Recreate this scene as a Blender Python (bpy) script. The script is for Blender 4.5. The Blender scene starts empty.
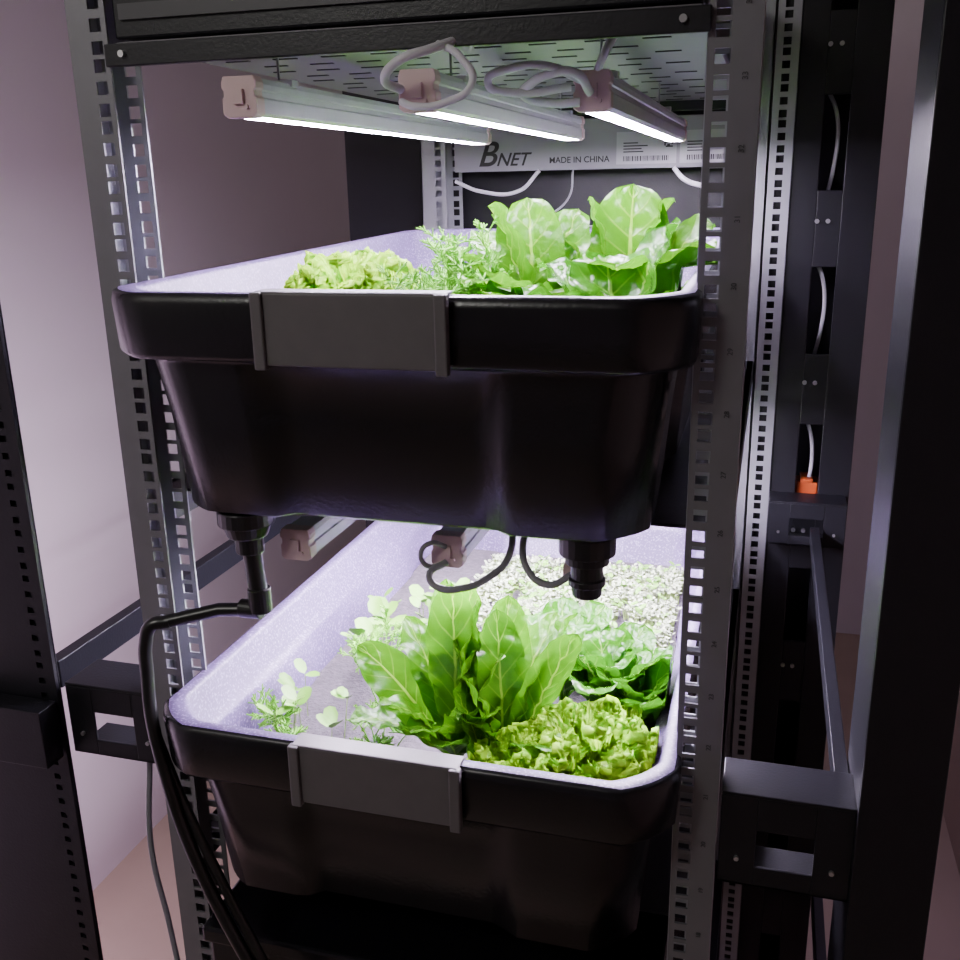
import bpy, bmesh, random, numpy as np
from math import *
from mathutils import Vector, Matrix, noise as mnoise
random.seed(7)
S=bpy.context.scene
# ---------------------------------------------------------------- camera
F=985.;th=radians(16.7);ps=radians(16.4);rho=radians(1.1)
fw=Vector((-sin(ps)*cos(th),cos(ps)*cos(th),-sin(th)))
r0=Vector((cos(ps),sin(ps),0));u0=r0.cross(fw)
r=r0*cos(rho)-u0*sin(rho);u=u0*cos(rho)+r0*sin(rho)
M=Matrix(((r.x,u.x,-fw.x,.5264),(r.y,u.y,-fw.y,-.699),(r.z,u.z,-fw.z,1.45),(0,0,0,1)))
cd=bpy.data.cameras.new('camera');cam=bpy.data.objects.new('camera',cd);S.collection.objects.link(cam)
cam.matrix_world=M;cd.sensor_width=36;cd.lens=36*F/960;cd.clip_start=.01;S.camera=cam
# ---------------------------------------------------------------- materials
def nmat(name):
    m=bpy.data.materials.new(name);m.use_nodes=True
    return m,m.node_tree,m.node_tree.nodes['Principled BSDF']
def mat(name,col,rough=.5,metal=0,noise=0,nscale=40,bump=0,bscale=200,emit=None,es=0,spec=.5):
    m,nt,b=nmat(name)
    b.inputs['Base Color'].default_value=(*col,1);b.inputs['Roughness'].default_value=rough
    b.inputs['Metallic'].default_value=metal;b.inputs['Specular IOR Level'].default_value=spec
    tc=nt.nodes.new('ShaderNodeTexCoord')
    if noise:
        n=nt.nodes.new('ShaderNodeTexNoise');n.inputs['Scale'].default_value=nscale;n.inputs['Detail'].default_value=6
        nt.links.new(tc.outputs['Object'],n.inputs['Vector'])
        mx=nt.nodes.new('ShaderNodeMix');mx.data_type='RGBA'
        mx.inputs[6].default_value=(*[c*(1-noise) for c in col],1);mx.inputs[7].default_value=(*[min(1,c*(1+noise)) for c in col],1)
        nt.links.new(n.outputs['Fac'],mx.inputs[0]);nt.links.new(mx.outputs[2],b.inputs['Base Color'])
    if bump:
        n=nt.nodes.new('ShaderNodeTexNoise');n.inputs['Scale'].default_value=bscale;n.inputs['Detail'].default_value=4
        nt.links.new(tc.outputs['Object'],n.inputs['Vector'])
        bp=nt.nodes.new('ShaderNodeBump');bp.inputs['Strength'].default_value=bump;bp.inputs['Distance'].default_value=.002
        nt.links.new(n.outputs['Fac'],bp.inputs['Height']);nt.links.new(bp.outputs[0],b.inputs['Normal'])
    if emit:
        b.inputs['Emission Color'].default_value=(*emit,1);b.inputs['Emission Strength'].default_value=es
    return m
def tub_inner_lit():
    m,nt,b=nmat('tub_inner_lit_plastic')  # dusty black plastic with the lavender LED light put into its colour
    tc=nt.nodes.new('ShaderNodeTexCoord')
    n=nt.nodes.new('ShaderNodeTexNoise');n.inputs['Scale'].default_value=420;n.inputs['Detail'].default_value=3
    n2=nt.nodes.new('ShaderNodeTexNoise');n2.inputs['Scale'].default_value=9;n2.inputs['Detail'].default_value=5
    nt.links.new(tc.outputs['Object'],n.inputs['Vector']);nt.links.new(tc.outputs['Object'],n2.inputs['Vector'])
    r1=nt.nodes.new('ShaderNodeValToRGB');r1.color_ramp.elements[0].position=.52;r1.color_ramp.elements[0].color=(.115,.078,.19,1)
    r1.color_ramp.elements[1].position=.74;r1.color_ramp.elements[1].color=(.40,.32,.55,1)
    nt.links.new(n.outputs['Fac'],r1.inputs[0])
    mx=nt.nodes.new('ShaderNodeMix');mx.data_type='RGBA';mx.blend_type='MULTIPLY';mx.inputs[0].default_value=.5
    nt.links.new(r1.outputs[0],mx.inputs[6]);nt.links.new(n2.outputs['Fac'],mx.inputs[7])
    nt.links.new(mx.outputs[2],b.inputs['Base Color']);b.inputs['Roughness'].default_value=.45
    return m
def leafmat(name,base,light,vein,nveins=9,trans=.45,rough=.38,midw=.022,svs=.5):
    m,nt,b=nmat(name);N=nt.nodes;Lk=nt.links
    def math(op,a,c=None,clamp=False):
        x=N.new('ShaderNodeMath');x.operation=op;x.use_clamp=clamp
        for i,v in enumerate((a,c)):
            if v is None: continue
            if isinstance(v,(int,float)): x.inputs[i].default_value=v
            else: Lk.new(v,x.inputs[i])
        return x.outputs[0]
    uv=N.new('ShaderNodeUVMap');uv.uv_map='UVMap';sp=N.new('ShaderNodeSeparateXYZ');Lk.new(uv.outputs[0],sp.inputs[0])
    s=sp.outputs[0];v=math('ABSOLUTE',math('SUBTRACT',math('MULTIPLY',sp.outputs[1],2.),1.))
    wid=math('ADD',midw,math('MULTIPLY',math('SUBTRACT',1.,s),.10))
    mid=math('SUBTRACT',1.,math('DIVIDE',v,wid),True)
    mid=math('MULTIPLY',mid,2.2,True)
    ph=math('SINE',math('MULTIPLY',math('SUBTRACT',math('MULTIPLY',s,nveins),math('MULTIPLY',v,1.6)),6.283))
    sv=math('MULTIPLY',math('SUBTRACT',ph,.88),7.,True)
    sv=math('MULTIPLY',sv,math('SUBTRACT',1.,math('MULTIPLY',v,.9)))
    mask=math('MAXIMUM',math('MULTIPLY',mid,.8),math('MULTIPLY',sv,svs))
    tc=N.new('ShaderNodeTexCoord');n=N.new('ShaderNodeTexNoise');n.inputs['Scale'].default_value=28;n.inputs['Detail'].default_value=4
    Lk.new(tc.outputs['Object'],n.inputs['Vector'])
    m1=N.new('ShaderNodeMix');m1.data_type='RGBA';m1.inputs[6].default_value=(*base,1);m1.inputs[7].default_value=(*light,1);Lk.new(n.outputs['Fac'],m1.inputs[0])
    m2=N.new('ShaderNodeMix');m2.data_type='RGBA';Lk.new(m1.outputs[2],m2.inputs[6]);m2.inputs[7].default_value=(*vein,1);Lk.new(mask,m2.inputs[0])
    Lk.new(m2.outputs[2],b.inputs['Base Color']);b.inputs['Roughness'].default_value=rough
    n3=N.new('ShaderNodeTexVoronoi');n3.inputs['Scale'].default_value=120;Lk.new(tc.outputs['Object'],n3.inputs['Vector'])
    bp=N.new('ShaderNodeBump');bp.inputs['Strength'].default_value=.6;bp.inputs['Distance'].default_value=.002
    hh=math('SUBTRACT',math('MULTIPLY',n3.outputs['Distance'],-.7),math('MULTIPLY',mask,.6))
    Lk.new(hh,bp.inputs['Height']);Lk.new(bp.outputs[0],b.inputs['Normal'])
    tr=N.new('ShaderNodeBsdfTranslucent');Lk.new(m2.outputs[2],tr.inputs[0])
    ms=N.new('ShaderNodeMixShader');ms.inputs[0].default_value=trans
    Lk.new(b.outputs[0],ms.inputs[1]);Lk.new(tr.outputs[0],ms.inputs[2])
    Lk.new(ms.outputs[0],N['Material Output'].inputs['Surface'])
    return m
LEDC=(.88,.76,1.0)
black=mat('black_powder_coat',(.008,.008,.011),.38,0,.2,60,.1,400,spec=.4)
blackp=mat('black_plastic',(.005,.005,.007),.26,0,.2,40,.10,300,spec=.5)
rub=mat('black_rubber',(.008,.008,.008),.3)
grey=mat('grey_handle_plastic',(.105,.097,.10),.45,0,.12,60,.08,500)
steel=mat('grey_rack_steel',(.18,.18,.195),.42,.35,.12,30,.05,300)
zinc=mat('zinc_rack_steel',(.36,.37,.40),.36,.5,.12,30,.05,300)
shelfm=mat('shelf_steel',(.15,.145,.16),.5,.2,.1,20)
slotm=mat('slot_dark',(.01,.01,.012),.8)
alu=mat('light_housing',(.52,.52,.56),.32,.3,.08,40)
cap=mat('light_end_cap',(.62,.46,.46),.45)
diff=mat('light_diffuser',(1,1,1),.5,emit=LEDC,es=235)
diffl=mat('light_diffuser_bright',(1,1,1),.5,emit=LEDC,es=340)
wire=mat('white_wire',(.6,.6,.64),.45)
gwire=mat('grey_wire',(.22,.22,.24),.45)
label=mat('white_label_board',(.22,.22,.24),.55,0,.05,10)
ink=mat('black_ink',(.008,.008,.008),.6)
unitm=mat('unit_number_ink',(.06,.06,.065),.6)
bolt=mat('zinc_bolt',(.6,.6,.62),.3,.9)
orange=mat('orange_plastic',(.45,.07,.01),.45)
wallm=mat('painted_wall',(.50,.485,.475),.75,0,.05,3,.1,60)
wallr=mat('brown_wall',(.34,.26,.22),.8,0,.1,3)
floorm=mat('tan_floor',(.40,.33,.25),.5,0,.12,6)
ceilm=mat('ceiling_paint',(.5,.5,.5),.8)
media=mat('growing_medium',(.07,.06,.07),.9,0,.8,180,1,300)
tubi=tub_inner_lit()
rom=leafmat('romaine_leaf',(.028,.155,.001),(.085,.28,.002),(.28,.50,.04),rough=.30,trans=.5)
spin=leafmat('broad_leaf',(.018,.135,.002),(.052,.225,.004),(.22,.44,.05),7,.4,.24)
curl=leafmat('curly_leaf',(.33,.74,.004),(.54,.90,.012),(.62,.90,.06),5,.55,.40)
dillm=mat('dill_green',(.14,.44,.015),.5)
micro=mat('microgreen_leaf',(.14,.36,.03),.45,0,.3,60)
perl=mat('pale_sprout',(.44,.52,.34),.6,0,.35,90)
stemm=mat('pale_stem',(.36,.52,.16),.5)
# ---------------------------------------------------------------- helpers
def empty(name,loc=(0,0,0)):
    e=bpy.data.objects.new(name,None);S.collection.objects.link(e);e.location=loc;return e
def obj(name,bm,mats,parent=None,smooth=False,bevel=0):
    me=bpy.data.meshes.new(name);bm.to_mesh(me);bm.free()
    for m in (mats if isinstance(mats,(list,tuple)) else [mats]): me.materials.append(m)
    o=bpy.data.objects.new(name,me);S.collection.objects.link(o)
    if parent: o.parent=parent
    if smooth:
        for p in me.polygons:p.use_smooth=True
    if bevel:
        b=o.modifiers.new('bev','BEVEL');b.width=bevel;b.segments=2;b.limit_method='ANGLE';b.angle_limit=radians(40)
    return o
def box(bm,x0,x1,y0,y1,z0,z1,mi=0):
    v=[bm.verts.new(p) for p in [(x0,y0,z0),(x1,y0,z0),(x1,y1,z0),(x0,y1,z0),(x0,y0,z1),(x1,y0,z1),(x1,y1,z1),(x0,y1,z1)]]
    for f in [(0,3,2,1),(4,5,6,7),(0,1,5,4),(1,2,6,5),(2,3,7,6),(3,0,4,7)]:
        bm.faces.new([v[i] for i in f]).material_index=mi
def cyl(bm,c,rad,h,axis='z',n=20,mi=0,r2=None):
    rad2=rad if r2 is None else r2;R=[]
    for k,(hh,rr) in enumerate(((-h/2,rad),(h/2,rad2))):
        ring=[]
        for i in range(n):
            a=2*pi*i/n;p=(rr*cos(a),rr*sin(a),hh)
            if axis=='y':p=(p[0],p[2],p[1])
            if axis=='x':p=(p[2],p[0],p[1])
            ring.append(bm.verts.new((c[0]+p[0],c[1]+p[1],c[2]+p[2])))
        R.append(ring)
    for i in range(n):
        bm.faces.new((R[0][i],R[0][(i+1)%n],R[1][(i+1)%n],R[1][i])).material_index=mi
    bm.faces.new(R[0][::-1]).material_index=mi;bm.faces.new(R[1]).material_index=mi
def tube(name,pts,rad,m,parent=None,kind='BEZIER'):
    cu=bpy.data.curves.new(name,'CURVE');cu.dimensions='3D';cu.bevel_depth=rad;cu.bevel_resolution=4;cu.resolution_u=10;cu.use_fill_caps=True
    if kind=='BEZIER':
        s=cu.splines.new('BEZIER');s.bezier_points.add(len(pts)-1)
        for b,p in zip(s.bezier_points,pts): b.co=p;b.handle_left_type=b.handle_right_type='AUTO'
    else:
        s=cu.splines.new('POLY');s.points.add(len(pts)-1)
        for b,p in zip(s.points,pts): b.co=(*p,1)
    cu.materials.append(m);o=bpy.data.objects.new(name,cu);S.collection.objects.link(o)
    if parent:o.parent=parent
    return o
def text(name,body,size,loc,rot,m,parent,italic=0):
    cu=bpy.data.curves.new(name,'FONT');cu.body=body;cu.size=size;cu.extrude=.0003;cu.shear=italic;cu.offset=size*.012
    cu.materials.append(m);o=bpy.data.objects.new(name,cu);S.collection.objects.link(o);o.location=loc;o.rotation_euler=rot;o.parent=parent
    return o
def holez(z0,z1):
    out=[];z=z0+.01;k=0;st=[.015875,.015875,.0127]
    while z<z1: out.append(z);z+=st[k%3];k+=1
    return out
def perf(bm,xc,half,h2,y0,y1,z0,z1,xa,xb,mi=0,hz=.0095):
    box(bm,xa,xc-h2,y0,y1,z0,z1,mi);box(bm,xc+h2,xb,y0,y1,z0,z1,mi)
    prev=z0
    for z in holez(z0,z1):
        if z-hz/2>prev: box(bm,xc-h2,xc+h2,y0,y1,prev,z-hz/2,mi)
        prev=z+hz/2
    if prev<z1: box(bm,xc-h2,xc+h2,y0,y1,prev,z1,mi)
# ---------------------------------------------------------------- room
def plane(name,pts,m):
    bm=bmesh.new();bm.faces.new([bm.verts.new(p) for p in pts]);return obj(name,bm,m)
X0,X1,Y0,Y1,H=-.80,1.0,-2.4,2.5,2.5
plane('floor',[(X0,Y0,0),(X1,Y0,0),(X1,Y1,0),(X0,Y1,0)],floorm)
plane('ceiling',[(X0,Y0,H),(X0,Y1,H),(X1,Y1,H),(X1,Y0,H)],ceilm)
plane('wall_left',[(X0,Y0,0),(X0,Y1,0),(X0,Y1,H),(X0,Y0,H)],wallm)
plane('wall_right',[(X1,Y0,0),(X1,Y0,H),(X1,Y1,H),(X1,Y1,0)],wallr)
plane('wall_back',[(X0,Y1,0),(X1,Y1,0),(X1,Y1,H),(X0,Y1,H)],wallm)
plane('wall_front',[(X0,Y0,0),(X0,Y0,H),(X1,Y0,H),(X1,Y0,0)],wallm)
# ---------------------------------------------------------------- server rack
rack=empty('server_rack')
W=.5125
bm=bmesh.new()
for side in (0,1):
    def X(x): return x if side==0 else W-x
    def pf(xc,y0,y1,xa,xb,mi,hw=.005):
        a,b=sorted((X(xa),X(xb)));perf(bm,X(xc),0,hw,y0,y1,.3,1.75,a,b,mi)
    def bx(xa,xb,*k):
        a,b=sorted((X(xa),X(xb)));box(bm,a,b,*k)
    pf(.0245,0,.002,0,.034,0)
    bx(0,.002,.002,.034,.3,1.75,1)
    pf(.0275,.034,.036,0,.037,1)
    pf(.045,.835,.837,0,.055,1)
    bx(0,.002,.80,.835,.3,1.75,1)
    pf(.028,.80,.802,0,.040,1)
obj('posts',bm,[steel,zinc],rack)
bm=bmesh.new()
for z in (.28,1.75):
    box(bm,0,W,0,.05,z,z+.04);box(bm,0,W,.80,.85,z,z+.04);box(bm,0,.04,.05,.80,z,z+.04);box(bm,W-.04,W,.05,.80,z,z+.04)
for x in (.0,W-.05):
    for y in (0,.80): box(bm,x,x+.05,y,y+.05,0,.28)
for z in (1.193,.829):
    box(bm,.003,.012,.040,.798,z-.035,z+.0);box(bm,.003,.10,.040,.798,z-.003,z)
    box(bm,W-.012,W-.003,.040,.798,z-.035,z);box(bm,W-.10,W-.003,.040,.798,z-.003,z)
obj('rails_and_base',bm,black,rack,bevel=.001)
for i in range(26):
    z=1.60-i*.04445
    text('unit_number',str(35-i),.0052,(W-.008,-.0005,z),(pi/2,-pi/2,0),unitm,rack)
# ---------------------------------------------------------------- top shelf
sh=empty('perforated_rack_shelf')
bm=bmesh.new()
box(bm,.039,W-.039,.003,.785,1.556,1.558,0)
obj('shelf_plate',bm,shelfm,sh)
bm=bmesh.new()
box(bm,.034,W-.032,-.006,.0,1.540,1.556)
box(bm,.039,W-.039,.775,.785,1.543,1.556)
obj('shelf_front_lip',bm,black,sh,bevel=.001)
bm=bmesh.new()
for j in range(17):
    for i in range(9):
        x=.06+i*.045+(j%2)*.014;y=.04+j*.044
        if x+.03>W-.05: continue
        box(bm,x,x+.022,y,y+.004,1.5553,1.5562)
obj('shelf_slots',bm,slotm,sh)
eq=empty('rack_equipment_case')
bm=bmesh.new()
box(bm,.038,W-.038,.004,.75,1.560,1.68)
obj('case_body',bm,black,eq,bevel=.002)
bm=bmesh.new();box(bm,.045,.36,.001,.004,1.573,1.584)
obj('case_grille',bm,mat('case_grille_grey',(.05,.05,.055),.5),eq)
bm=bmesh.new();cyl(bm,(.463,-.0075,1.5485),.0025,.003,'y');cyl(bm,(.05,-.0075,1.5485),.0025,.003,'y');obj('shelf_screws',bm,bolt,sh)
# ---------------------------------------------------------------- label board at the rear
lb=empty('labelled_shelf_board')
bm=bmesh.new();box(bm,.057,.465,.792,.798,1.468,1.538);obj('board',bm,label,lb,bevel=.001)
YB=.7915
text('logo_initial','B',.050,(.093,YB,1.476),(pi/2,0,0),ink,lb,.35)
text('logo_letters','NET',.026,(.122,YB,1.476),(pi/2,0,0),ink,lb,.35)
text('origin_text','MADE IN CHINA',.0120,(.203,YB,1.478),(pi/2,0,0),ink,lb)
bm=bmesh.new()
def sticker(x0):
    box(bm,x0,x0+.085,YB-.0007,YB+.0003,1.474,1.518,0)
    x=x0+.01
    while x<x0+.075:
        w=random.choice([.0006,.001,.0016]);box(bm,x,x+w,YB-.0013,YB-.0006,1.478,1.485,1);x+=w+.0012
    for k in range(4): box(bm,x0+.01,x0+random.uniform(.03,.045),YB-.0013,YB-.0006,1.490+k*.004,1.4915+k*.004,1)
    for a in range(6):
        for b in range(6):
            if random.random()<.55: box(bm,x0+.068+a*.002,x0+.070+a*.002,YB-.0013,YB-.0006,1.496+b*.002,1.498+b*.002,1)
sticker(.302);sticker(.392)
obj('barcode_stickers',bm,[mat('sticker_white',(.34,.34,.36),.5),ink],lb)
# ---------------------------------------------------------------- tubs
TX0,TX1,TY0,TY1=.030,.483,-.062,.665
def outline(ins,recess=0,ch=.036,n=26):
    x0,x1,y0,y1=TX0+ins,TX1-ins,TY0+ins,TY1-ins
    c=ch
    pts=[]
    def seg(a,b,n):
        for i in range(n): pts.append([a[0]+(b[0]-a[0])*i/n,a[1]+(b[1]-a[1])*i/n])
    def corner(p,q,ctr):
        for i in range(6):
            t=i/6;k=.35
            cx=(p[0]+q[0])/2*(1-k)+ctr[0]*k;cy=(p[1]+q[1])/2*(1-k)+ctr[1]*k
            pts.append([(1-t)**2*p[0]+2*t*(1-t)*cx+t*t*q[0],(1-t)**2*p[1]+2*t*(1-t)*cy+t*t*q[1]])
    seg((x0+c,y0),(x1-c,y0),n);corner((x1-c,y0),(x1,y0+c),(x1,y0))
    seg((x1,y0+c),(x1,y1-c),n);corner((x1,y1-c),(x1-c,y1),(x1,y1))
    seg((x1-c,y1),(x0+c,y1),n);corner((x0+c,y1),(x0,y1-c),(x0,y1))
    seg((x0,y1-c),(x0,y0+c),n);corner((x0,y0+c),(x0+c,y0),(x0,y0))
    if recess:
        def ss(a,b,t): t=min(1,max(0,(t-a)/(b-a)));return t*t*(3-2*t)
        for p in pts:
            m=ss(.155,.17,p[0])*(1-ss(.335,.35,p[0]))
            if p[1]<y0+.004: p[1]+=recess*m
            if p[1]>y1-.004: p[1]-=recess*m
            m=sum(ss(c-.07,c-.055,p[1])*(1-ss(c+.055,c+.07,p[1])) for c in (.14,.45))
            if p[0]<x0+.004: p[0]+=recess*.6*m
            if p[0]>x1-.004: p[0]-=recess*.6*m
    return pts
def tub(z,slope=0):
    t=empty('growing_tub')
    loops=[(-.184,.042,.010),(-.179,.032,.012),(-.10,.025,.012),(-.056,.019,.008),(-.052,.018,0),(-.050,.004,0),(-.046,.0015,0),(-.008,0,0),(-.002,.001,0),(0,.004,0),
           (0,.013,0),(-.003,.016,0),(-.036,.021,0),(-.040,.027,.0),(-.045,.029,.006),(-.168,.040,.010),(-.172,.046,.010)]
    bm=bmesh.new();R=[]
    for (dz,ins,rec) in loops: R.append([bm.verts.new((p[0],p[1],z+dz+slope*p[1])) for p in outline(ins,rec)])
    N=len(R[0])
    for k in range(len(R)-1):
        for i in range(N):
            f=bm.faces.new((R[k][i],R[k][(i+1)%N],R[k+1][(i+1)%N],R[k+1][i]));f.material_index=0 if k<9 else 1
            f.smooth=True
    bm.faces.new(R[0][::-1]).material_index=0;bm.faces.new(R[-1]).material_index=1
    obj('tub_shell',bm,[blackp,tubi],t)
    bm=bmesh.new();bm.faces.new([bm.verts.new((p[0],p[1],z-.09)) for p in outline(.035,.006)])
    obj('growing_medium_bed',bm,media,t)
    for yy,sg in ((TY0,-1),(TY1,1)):
        zz=z+slope*yy
        bm=bmesh.new();a=lambda d:yy+sg*d
        ys=sorted((a(.0015),a(.006)));box(bm,.176,.318,ys[0],ys[1],zz-.050,zz+.002)
        ys=sorted((a(-.014),a(.006)));box(bm,.176,.318,ys[0],ys[1],zz+.0005,zz+.003)
        for xx in (.174,.311):
            ys=sorted((a(.001),a(.009)));box(bm,xx,xx+.009,ys[0],ys[1],zz-.053,zz+.0025)
        obj('carry_handle',bm,grey,t,bevel=.002)
    return t
ZU,ZL=1.379,1.015
tubU=tub(ZU,.018);tubL=tub(ZL,.005)
# ---------------------------------------------------------------- LED grow lights
def led(x,z,y0,y1,dm=diff):
    e=empty('led_grow_light')
    prof=[(-.011,.014),(.011,.014),(.0125,.010),(.0125,.006),(.0112,.005),(.0112,.001),(.0125,0),(.0125,-.010),(.009,-.0125),(-.009,-.0125),(-.0125,-.010),(-.0125,0),(-.0112,.001),(-.0112,.005),(-.0125,.006),(-.0125,.010)]
    bm=bmesh.new();A=[bm.verts.new((x+p[0],y0+.012,z+p[1])) for p in prof];B=[bm.verts.new((x+p[0],y1-.012,z+p[1])) for p in prof]
    n=len(prof)
    for i in range(n): bm.faces.new((A[i],B[i],B[(i+1)%n],A[(i+1)%n]))
    bm.faces.new(A);bm.faces.new(B[::-1]);bmesh.ops.recalc_face_normals(bm,faces=bm.faces)
    obj('housing',bm,alu,e)
    bm=bmesh.new()
    for ya,yb in ((y0,y0+.0125),(y1-.0125,y1)):
        A=[bm.verts.new((x+p[0]*1.12,ya,z+p[1]*1.08)) for p in prof];B=[bm.verts.new((x+p[0]*1.12,yb,z+p[1]*1.08)) for p in prof]
        for i in range(n): bm.faces.new((A[i],B[i],B[(i+1)%n],A[(i+1)%n]))
        bm.faces.new(A);bm.faces.new(B[::-1])
    bmesh.ops.recalc_face_normals(bm,faces=bm.faces);obj('end_caps',bm,cap,e,bevel=.001)
    bm=bmesh.new();box(bm,x-.0085,x+.0085,y0+.014,y1-.014,z-.0129,z-.0122);obj('diffuser',bm,dm,e)
    bm=bmesh.new();box(bm,x-.004,x+.004,y0-.003,y0,z-.004,z+.006);cyl(bm,(x+.006,y0-.001,z-.006),.0015,.002,'y');obj('socket',bm,cap,e)
    return e
zu,zl=1.513,1.155
U1=led(.149,zu,-.015,.62);U2=led(.280,zu,.0,.58);U3=led(.393,zu,.062,.72)
D1=led(.148,zl,.020,.60,diffl);D2=led(.280,zl,.035,.60,diffl);D3=led(.394,zl,.030,.62,diffl)
for e,x,z,ys,top in ((U1,.149,zu,(.05,.5),1.556),(U2,.280,zu,(.08,.5),1.556),(U3,.393,zu,(.10,.5),1.556),(D1,.148,zl,(.12,.5),1.198),(D2,.280,zl,(.12,.5),1.198),(D3,.394,zl,(.12,.5),1.198)):
    for y in ys:
        tube('hanger',[(x,y,z+.013),(x,y,(z+top)/2),(x,y,top)],.001,gwire,e)
        bm=bmesh.new();box(bm,x-.0135,x+.0135,y-.005,y+.005,z+.012,z+.017);obj('clip',bm,alu,e)
cb=empty('power_cable')
tube('lead_1',[(.268,.0,1.515),(.264,-.02,1.520),(.278,-.03,1.530),(.300,-.02,1.538),(.312,.01,1.548),(.315,.03,1.556)],.0032,wire,cb)
tube('lead_2',[(.298,.02,1.556),(.296,.0,1.545),(.318,-.02,1.532),(.328,-.025,1.515),(.308,-.025,1.503),(.285,-.02,1.502),(.272,-.01,1.506)],.0026,wire,cb)
tube('lead_3',[(.393,.055,1.512),(.385,.035,1.524),(.368,.035,1.524),(.352,.04,1.518),(.345,.05,1.512),(.365,.055,1.506),(.385,.058,1.506)],.0032,wire,cb)
tube('lead_4',[(.388,.05,1.520),(.365,.03,1.529),(.340,.03,1.528),(.322,.035,1.520),(.340,.04,1.513),(.38,.05,1.516)],.0030,wire,cb)
tube('lead_5',[(.393,.07,1.522),(.403,.06,1.540),(.408,.08,1.556)],.0032,wire,cb)
cb2=empty('power_cable')
tube('lead_1',[(.280,.033,1.147),(.270,.018,1.141),(.277,.012,1.134),(.30,.012,1.134),(.320,.025,1.141),(.332,.04,1.153),(.328,.065,1.176),(.315,.085,1.196)],.0030,gwire,cb2)
tube('lead_2',[(.280,.033,1.161),(.270,.022,1.167),(.262,.022,1.158),(.265,.022,1.148),(.275,.03,1.144)],.0022,gwire,cb2)
tube('lead_3',[(.388,.028,1.148),(.370,.022,1.140),(.350,.03,1.150),(.345,.05,1.176),(.355,.08,1.196)],.0030,gwire,cb2)
cb3=empty('hanging_cable')
tube('rear_cable_a',[(.06,.785,1.455),(.10,.782,1.440),(.16,.782,1.440),(.19,.784,1.468)],.0028,wire,cb3)
tube('rear_cable_b',[(.24,.785,1.468),(.235,.782,1.43),(.20,.78,1.40),(.15,.78,1.37)],.0015,gwire,cb3)
tube('rear_cable_c',[(.385,.785,1.468),(.40,.782,1.452),(.425,.782,1.443),(.465,.785,1.44)],.0035,wire,cb3)
tube('floor_cable',[(-.05,.05,.90),(-.055,.04,.80),(-.045,.04,.70),(-.03,.04,.5),(-.03,.04,.1)],.003,gwire,cb3)
# ---------------------------------------------------------------- drains & hoses
dp=empty('drain_pipe')
bm=bmesh.new()
cyl(bm,(.116,-.002,1.188),.024,.014,n=28);cyl(bm,(.116,-.002,1.176),.017,.012,n=28,r2=.021);cyl(bm,(.117,-.002,1.165),.012,.02,n=24)
obj('bulkhead_fitting',bm,rub,dp,bevel=.0015)
tube('pipe_down',[(.117,-.002,1.175),(.122,-.002,1.108)],.0080,rub,dp,'POLY')
bm=bmesh.new();cyl(bm,(.122,-.002,1.112),.0100,.022,n=24);cyl(bm,(.1135,-.003,1.1025),.0082,.02,'x',n=24);obj('elbow',bm,rub,dp,bevel=.001)
tube('pipe_across',[(.122,-.002,1.1025),(.085,-.008,1.101),(.038,-.028,1.092)],.0060,rub,dp,'POLY')
tube('hose_down',[(.046,-.025,1.093),(.031,-.031,1.090),(.026,-.034,1.076),(.026,-.038,1.045),(.031,-.046,1.01),(.038,-.048,.965),(.056,-.050,.89),(.096,-.055,.80),(.15,-.06,.71),(.2,-.06,.6)],.0060,rub,dp)
tube('hose_second',[(.030,-.040,.985),(.048,-.042,.93),(.080,-.047,.86),(.115,-.052,.79),(.155,-.06,.72),(.19,-.06,.62)],.0045,rub,dp)
df=empty('drain_fitting')
bm=bmesh.new()
cyl(bm,(.405,.0,1.187),.022,.016,n=8*3);cyl(bm,(.405,.0,1.176),.017,.010,n=24);cyl(bm,(.405,0,1.165),.0125,.018,n=24)
cyl(bm,(.405,0,1.156),.0145,.006,n=24);cyl(bm,(.405,0,1.149),.011,.011,n=24,r2=.0125)
obj('threaded_outlet',bm,rub,df,bevel=.001)
rs=empty('dark_gap_filler')  # made-up black block, added to keep the gap under the lower tub dark
bm=bmesh.new();box(bm,.045,.468,-.02,.62,.34,.755);box(bm,.040,.473,-.025,.625,.755,.772)
for k in range(5): box(bm,.09+k*.08,.10+k*.08,-.026,-.02,.36,.74)
obj('filler_block',bm,blackp,rs,bevel=.006)
# ---------------------------------------------------------------- outer cabinet frame
cab=empty('cabinet_frame')
bm=bmesh.new()
perf(bm,-.118,0,.0035,-.004,0,0,1.95,-.27,-.103,0,hz=.006)
box(bm,-.27,-.103,.001,.002,0,1.95)
obj('column_a',bm,black,cab)
bm=bmesh.new()
box(bm,.616,.674,-.004,.0,0,1.95);box(bm,.616,.620,0,.10,0,1.95);box(bm,.670,.674,0,.06,0,1.95)
obj('column_b',bm,black,cab,bevel=.001)
bm=bmesh.new()
box(bm,-.15,-.02,.86,.90,0,1.95)
box(bm,-.02,.53,.885,.895,0,1.95)
obj('column_c_and_back',bm,black,cab,bevel=.001)
bm=bmesh.new()
xs0,xs1=.545,.655;sc0,sc1=.580,.612
box(bm,xs0,sc0,.75,.755,0,1.95);box(bm,sc1,xs1,.75,.755,0,1.95)
prev=0
for z0 in [1.434-.221*k for k in range(6,-3,-1)]:
    if z0<0 or z0>1.9: continue
    box(bm,sc0,sc1,.75,.755,prev,z0);prev=z0+.12
box(bm,sc0,sc1,.75,.755,prev,1.95)
box(bm,xs1-.004,xs1,.755,.82,0,1.95);box(bm,xs0,xs0+.004,.755,.80,0,1.95)
box(bm,xs0-.02,xs1,.84,.845,0,1.95)
obj('column_d',bm,black,cab,bevel=.001)
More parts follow.
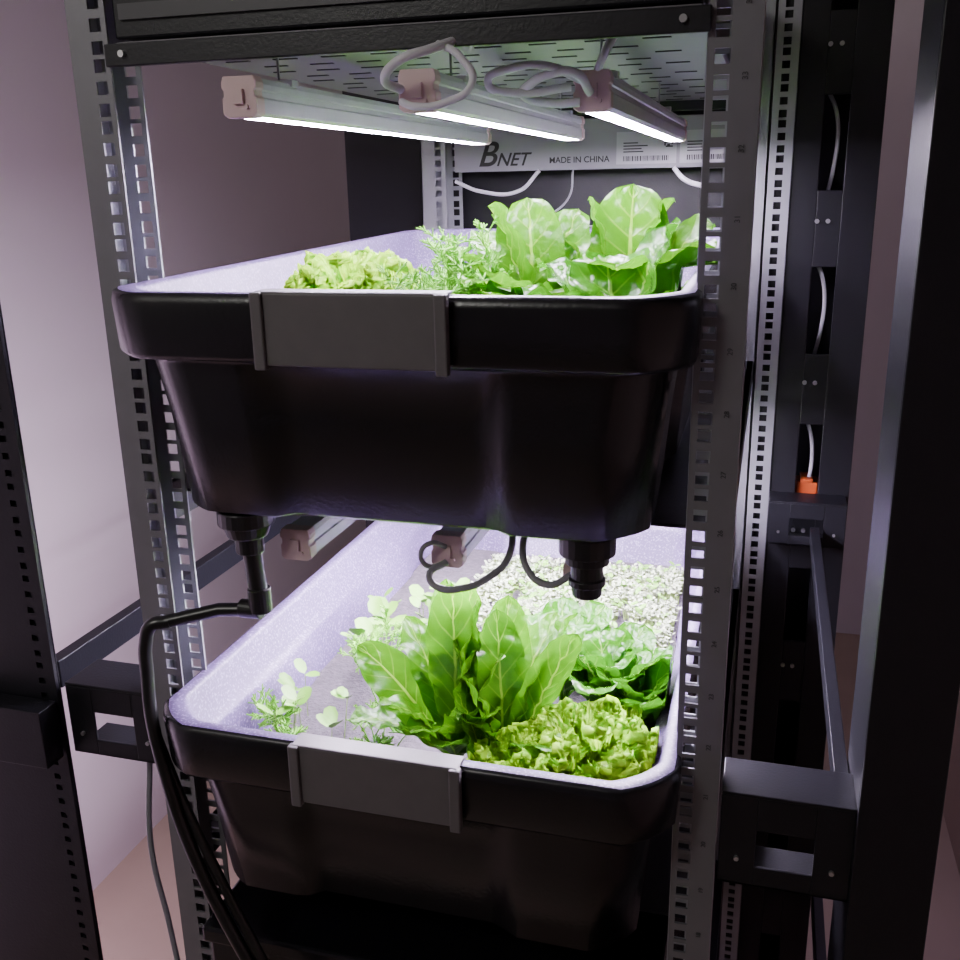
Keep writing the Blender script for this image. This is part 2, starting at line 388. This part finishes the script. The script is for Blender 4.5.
bm=bmesh.new();perf(bm,.5285,0,.005,.745,.747,0.1,1.9,.5145,.5440,0);obj('perforated_strip',bm,zinc,cab)
bm=bmesh.new()
for k in range(-3,4):
    zz=1.394-.221*k
    for dx in (.582,.596): cyl(bm,(dx,.748,zz),.003,.004,'y',12)
obj('rivets',bm,bolt,cab)
def bracket(x0,x1,y0,y1,z0,z1):
    bm=bmesh.new();t=.003
    box(bm,x0,x1,y0,y1,z1-t,z1)
    xm0,xm1=x0+(x1-x0)*.28,x0+(x1-x0)*.72;zm=z0+(z1-z0)*.22;zh=z0+(z1-z0)*.62
    box(bm,x0,xm0,y0,y0+t,z0,z1-t);box(bm,xm1,x1,y0,y0+t,z0,z1-t);box(bm,xm0,xm1,y0,y0+t,zh,z1-t);box(bm,xm0,xm1,y0,y0+t,z0,zm)
    box(bm,x0,x1,y0,y1,z0,z0+t)
    obj('bracket',bm,black,cab,bevel=.0008)
    bm=bmesh.new()
    for (a,c) in ((.14,.3),(.86,.3)): cyl(bm,(x0+(x1-x0)*a,y0-.001,z0+(z1-z0)*c),.002,.003,'y',12)
    obj('bracket_bolts',bm,bolt,cab)
bracket(-.100,.0,.004,.055,.925,1.000)
bracket(.515,.616,.004,.055,.900,.985)
bracket(.545,.650,.70,.748,.945,1.010)
bm=bmesh.new()
box(bm,.603,.615,.055,.70,.955,.975)
box(bm,-.15,-.135,.04,.86,.97,1.0)
box(bm,-.30,-.104,-.03,-.006,.925,.985)
box(bm,.655,.67,.06,.75,.3,.34)
obj('side_beams',bm,black,cab,bevel=.001)
cab4=empty('network_cable')
for k in range(3):
    z0=1.434-.221*k
    tube('cable_loop',[(.594,.80,z0-.01),(.599,.775,z0+.03),(.601,.77,z0+.07),(.597,.775,z0+.10),(.585,.80,z0+.13)],.0028,wire,cab4)
oc=empty('orange_connector')
bm=bmesh.new();box(bm,.582,.612,.765,.80,.995,1.022);box(bm,.587,.605,.76,.80,1.022,1.028);obj('connector_body',bm,orange,oc,bevel=.002)
# ---------------------------------------------------------------- plants
def leaf(bm,base,az,L,Wd,el0,bend,roll=0,cup=.25,ruf=.05,rf=5,pet=.18,ns=34,nv=15,twist=0,seed=0,fan=False,obl=False):
    rnd=random.Random(seed);ph=rnd.uniform(0,6.28);ph2=rnd.uniform(0,6.28)
    uvl=bm.loops.layers.uv.get('UVMap') or bm.loops.layers.uv.new('UVMap')
    h=Vector((cos(az),sin(az),0));lat0=Vector((-sin(az),cos(az),0))
    c=Vector(base);G=[]
    for i in range(ns+1):
        s=i/ns;el=el0-bend*s*s
        t=h*cos(el)+Vector((0,0,1))*sin(el)
        if i: c=c+t*(L/ns)
        n=t.cross(lat0)
        rr=roll+twist*s
        lat=lat0*cos(rr)+n*sin(rr);nn=n*cos(rr)-lat0*sin(rr)
        if s<pet: w=Wd*.07+Wd*.03*(1-s/pet)
        else:
            q=(s-pet)/(1-pet)
            if fan: w=Wd*.55*(q**.7)*((1-q**5)**.45)+Wd*.06*(1-q)
            elif obl: w=Wd*.5*1.12*(q**.5)*((1-q**3.2)**.6)+Wd*.07*(1-q)
            else: w=Wd*.5*2.05*(q**.6)*((1-q)**.45)*(1) + Wd*.07*(1-q)
        row=[]
        for j in range(nv):
            v=-1+2*j/(nv-1)
            env=min(1,s*2)
            d=cup*abs(v)**1.4*w
            ext=0
            if fan:
                edge=max(abs(v)**1.5,s**2)
                d+=ruf*Wd*edge*(sin(rf*2.2*v*(.4+s)+ph2)*.8+1.0*sin(rf*5.2*v*(.5+s*.6)+ph+s*9)+.6*sin(rf*2*pi*s+ph2*2+v*5))
                ext=.11*L*s**2*sin(rf*7*v+ph2+s*8)
            else:
                d+=ruf*Wd*abs(v)**2*sin(rf*2*pi*s+ph+(pi/2 if v>0 else 0))*env
                p3=c+lat*(v*w);d+=.055*Wd*env*mnoise.noise(p3*75)+.028*Wd*env*mnoise.noise(p3*190)
            d+=.02*Wd*sin(2*pi*(9*s-1.6*abs(v)))*(1-abs(v))*env
            P=c+lat*(v*w)+nn*d+t*ext
            # keep leaves inside the tub walls while they are below the rim
            P.y=max(P.y,-.040);P.x=min(P.x,.458) if P.z<1.02 or 1.2<P.z<1.385 else P.x
            row.append((bm.verts.new(P),s,(v+1)/2))
        G.append(row)
    for i in range(ns):
        for j in range(nv-1):
            q=[G[i][j],G[i][j+1],G[i+1][j+1],G[i+1][j]]
            f=bm.faces.new([a[0] for a in q]);f.smooth=True
            for lp,a in zip(f.loops,q): lp[uvl].uv=(a[1],a[2])
def D(a): return radians(a)
def plant(name,base,leaves,m):
    bm=bmesh.new()
    for i,l in enumerate(leaves):
        off=l.pop('off',(0,0,0));leaf(bm,(base[0]+off[0],base[1]+off[1],base[2]+off[2]),seed=i*7+int(base[0]*1000),**l)
    return obj(name,bm,m)
def rosette(n,L,Wd,rnd,el=(40,80),bend=(30,70),**k):
    out=[]
    for i in range(n):
        f=i/max(1,n-1)
        out.append(dict(az=i*2.4+rnd.uniform(-.2,.2),L=L*rnd.uniform(.8,1.05)*(1-.25*f),Wd=Wd*rnd.uniform(.85,1.1)*(1-.2*f),
            el0=D(el[0]+(el[1]-el[0])*f+rnd.uniform(-5,5)),bend=D(rnd.uniform(*bend)),**k))
    return out
MU,ML=ZU-.09,ZL-.09
rn=random.Random(3)
R=lambda az,L,W_,el,bd,ro=0,off=(0,0,0),**k:dict(az=D(az),L=L,Wd=W_,el0=D(el),bend=D(bd),roll=D(ro),off=off,**k)
# --- upper tub romaine / broad leaf group
plant('romaine_lettuce',(.320,.19,MU),[
 R(165,.152,.064,82,30,35),R(115,.152,.062,86,20,-25),R(200,.14,.064,70,55,0),R(245,.135,.062,66,75),R(290,.13,.062,64,80),R(140,.15,.06,70,50),R(50,.148,.062,78,25,20),R(270,.12,.06,58,45)],rom)
plant('romaine_lettuce',(.395,.22,MU),[
 R(140,.155,.066,82,30,35),R(85,.160,.070,90,14,10,off=(.005,.01,0)),R(45,.157,.068,80,35,-30),R(10,.152,.068,72,45,20),R(335,.148,.066,68,55),R(275,.14,.066,70,70),R(225,.135,.062,68,65),R(170,.15,.062,76,45),R(300,.12,.06,60,55)],rom)
plant('bok_choy',(.410,.105,MU),[
 R(60,.145,.080,72,32,-30),R(110,.128,.068,72,50),R(15,.132,.074,62,35,25),R(290,.120,.064,64,65),R(215,.12,.066,64,60),R(160,.125,.064,70,50),R(340,.122,.064,60,45)],spin)
plant('spinach_plant',(.235,.23,MU),rosette(9,.12,.055,rn,(55,80),(40,75)),spin)
plant('spinach_plant',(.320,.11,MU),rosette(8,.110,.055,rn,(50,80),(40,75)),rom)
# --- curly lettuce
def curly(base,n,rad,H_,L,rnd):
    out=[]
    for i in range(n):
        a=rnd.uniform(0,2*pi);k=sqrt(rnd.random());q=k*rad
        z0=(H_-L*.75)*rnd.uniform(0,1)*(1-k*k*.45)
        out.append(dict(off=(q*cos(a)*.75,q*sin(a)*.75,max(0,z0)),az=a+rnd.uniform(-1.,1.),L=L*rnd.uniform(.8,1.15),Wd=L*rnd.uniform(.8,1.1),el0=D(90-k*25+rnd.uniform(-15,10)),
          bend=D(rnd.uniform(20,90)),fan=True,ruf=.13,rf=5,nv=37,ns=14,pet=.06,cup=.05))
    return plant('curly_lettuce',base,out,curl)
curly((.150,.165,MU),170,.070,.104,.034,rn)
curly((.208,.12,MU),80,.044,.093,.032,rn)
curly((.400,.055,ML),230,.074,.080,.030,rn)
curly((.350,.028,ML),100,.052,.066,.028,rn)
# --- lower romaine
O=dict(obl=True)
plant('romaine_lettuce',(.272,.075,ML),[
 R(-75,.155,.056,101,-4,-12,ruf=.02,**O),R(90,.188,.060,91,0,0,**O),R(20,.17,.052,86,10,0,**O),R(182,.150,.056,58,22,-50,**O),R(205,.12,.046,48,50,**O),R(300,.10,.042,75,50,pet=.1,**O),
 R(250,.10,.046,66,60,**O),R(150,.15,.052,72,30,-10,**O),R(330,.13,.048,82,8,30,**O),R(60,.18,.056,86,10,**O),R(275,.085,.044,60,50,**O),R(225,.12,.048,64,45,**O),R(0,.13,.048,78,25,20,**O),R(120,.18,.056,84,15,**O),R(320,.11,.045,66,40,**O)],rom)
plant('romaine_lettuce',(.318,.070,ML),[
 R(10,.160,.060,68,8,-55,ruf=.02,**O),R(35,.17,.060,72,20,-25,**O),R(-95,.130,.048,102,-8,20,twist=.3,off=(-.016,0,0),**O),R(95,.17,.058,84,18,**O),R(150,.14,.054,80,25,**O),R(210,.115,.050,80,30,**O),R(60,.16,.056,74,35,**O),R(320,.11,.048,60,60,**O),R(180,.14,.050,76,15,**O),R(120,.16,.055,86,12,**O),R(240,.10,.046,70,40,**O),
 R(200,.11,.046,88,20,pet=.05,off=(-.01,-.02,0),**O),R(260,.095,.044,80,35,pet=.05,off=(-.02,-.01,0),**O),R(170,.10,.044,84,30,pet=.05,off=(-.01,-.03,0),**O)],rom)
plant('bok_choy',(.395,.18,ML),rosette(16,.130,.060,rn,(58,88),(30,65)),spin)
plant('bok_choy',(.430,.150,ML),rosette(10,.120,.054,rn,(62,88),(30,55)),spin)
plant('bok_choy',(.345,.215,ML),rosette(12,.125,.056,rn,(58,88),(30,65)),spin)
# --- dill
def dill(base,n,H_,rnd,spread=.04,br=3):
    cu=bpy.data.curves.new('dill','CURVE');cu.dimensions='3D';cu.bevel_depth=.0006;cu.bevel_resolution=1
    def sp(pts):
        s=cu.splines.new('POLY');s.points.add(len(pts)-1)
        for b,p in zip(s.points,pts): b.co=(*p,1)
    for i in range(n):
        a=rnd.uniform(0,2*pi);ln=rnd.uniform(.25,1)*spread;top=Vector(base)+Vector((cos(a)*ln*1.5,sin(a)*ln*1.5,H_*rnd.uniform(.6,1)))
        b0=Vector(base)+Vector((cos(a)*ln*.3,sin(a)*ln*.3,0));ctrl=(b0+top)/2+Vector((0,0,.015))
        P=[b0*(1-t)**2+ctrl*2*t*(1-t)+top*t*t for t in [k/8 for k in range(9)]];sp(P)
        for k in range(5,9):
            for m_ in range(br):
                d=Vector((rnd.uniform(-1,1),rnd.uniform(-1,1),rnd.uniform(-.1,.8))).normalized()*rnd.uniform(.010,.018)
                e=P[k]+d;sp([P[k],e])
                for q in (.45,.65,.85,1):
                    for z in range(2):
                        d2=(d.normalized()+Vector((rnd.uniform(-1,1),rnd.uniform(-1,1),rnd.uniform(-.6,.8)))*.9).normalized()*rnd.uniform(.004,.008)
                        sp([P[k]+d*q,P[k]+d*q+d2])
    cu.materials.append(dillm);o=bpy.data.objects.new('dill_plant',cu);S.collection.objects.link(o);return o
dill((.268,.16,MU),16,.120,rn,.028)
dill((.255,.08,MU),8,.095,rn,.026)
dill((.115,.05,ML),5,.045,rn,.035,3)
dill((.165,.16,ML),9,.085,rn,.035,3)
dill((.20,.06,ML),5,.05,rn,.03,3)
# --- sprouts & microgreens
def sprouts(name,cells,m,size,hgt,rnd):
    bm=bmesh.new()
    for (x,y,z) in cells:
        hh=hgt*rnd.uniform(.6,1.15);dx,dy=rnd.uniform(-.2,.2)*hh,rnd.uniform(-.2,.2)*hh
        top=Vector((x+dx,y+dy,z+hh));w=.0006
        b=Vector((x,y,z))
        for (ux,uy) in ((w,0),(0,w)):
            d=Vector((ux,uy,0));f=bm.faces.new([bm.verts.new(b-d),bm.verts.new(b+d),bm.verts.new(top+d*.7),bm.verts.new(top-d*.7)]);f.material_index=1
        a0=rnd.uniform(0,2*pi)
        for k in range(rnd.choice((2,2,3))):
            a=a0+k*pi+rnd.uniform(-.4,.4)+(.8 if k==2 else 0);s=size*rnd.uniform(.6,1.3);up=rnd.uniform(.0,.9)
            h=Vector((cos(a),sin(a),up));l=Vector((-sin(a),cos(a),0))
            c=top+h*s*.55;ring=[]
            for q in range(8):
                an=2*pi*q/8;ring.append(bm.verts.new(c+h*(cos(an)*s*.5)+l*(sin(an)*s*.42)+Vector((0,0,.1*s*abs(sin(an))))))
            cv=bm.verts.new(c-Vector((0,0,.08*s)))
            for q in range(8):
                f=bm.faces.new((cv,ring[q],ring[(q+1)%8]));f.smooth=True
    return obj(name,bm,[m,stemm])
cells=[(rn.uniform(.17,.440),rn.uniform(.24,.58),ML) for i in range(6000)]
cells=[c for c in cells if c[0]-.17>max(0,(.42-c[1]))*.8 or rn.random()<.12]
cells=[c for c in cells if mnoise.noise(Vector(c)*28)>-.34]
sprouts('microgreen_mat',cells,perl,.0042,.015,rn)
cells=[(rn.uniform(.10,.21),rn.uniform(.20,.36),ML) for i in range(28)]
sprouts('seedling_cluster',cells,micro,.019,.052,rn)
cells=[(rn.uniform(.075,.16),rn.uniform(.03,.13),ML) for i in range(9)]
sprouts('seedling_cluster',cells,micro,.015,.048,rn)
cells=[(rn.uniform(.22,.43),rn.uniform(.28,.58),ML) for i in range(160)]
sprouts('seedling_cluster',cells,micro,.008,.020,rn)
cells=[(rn.uniform(.09,.43),rn.uniform(.30,.60),MU) for i in range(700)]
sprouts('microgreen_mat',cells,micro,.010,.03,rn)
# ---------------------------------------------------------------- lights
def area(name,loc,target,size,power,col,sy=None):
    l=bpy.data.lights.new(name,'AREA');l.energy=power;l.color=col;l.size=size
    if sy: l.shape='RECTANGLE';l.size_y=sy
    o=bpy.data.objects.new(name,l);S.collection.objects.link(o);o.location=loc
    o.rotation_euler=(Vector(target)-Vector(loc)).to_track_quat('-Z','Y').to_euler();return o
area('left_wall_fill',(-.35,-1.3,2.2),(-.75,-.5,1.5),.4,10.0,(1,.98,.92))  # added unseen fill that grades the left wall, brighter towards the front
area('lavender_wall_fill',(-.25,.15,.62),(-.8,.20,.72),.3,18,(.98,.66,1.0),.5)  # added unseen source, tints the lower left wall lavender
area('violet_glow_fill',(.86,.9,.7),(.95,1.3,0),.15,1.0,(.75,.55,1.0),.2)  # added unseen source for the violet glow low on the right
area('back_wall_fill',(.75,1.5,2.3),(.85,2.4,1.0),.3,1.5,(1,.78,.92))  # added unseen fill to brighten the back wall strip at right
w=bpy.data.worlds.new('w');S.world=w;w.use_nodes=True;w.node_tree.nodes['Background'].inputs[0].default_value=(.25,.24,.3,1);w.node_tree.nodes['Background'].inputs[1].default_value=.1
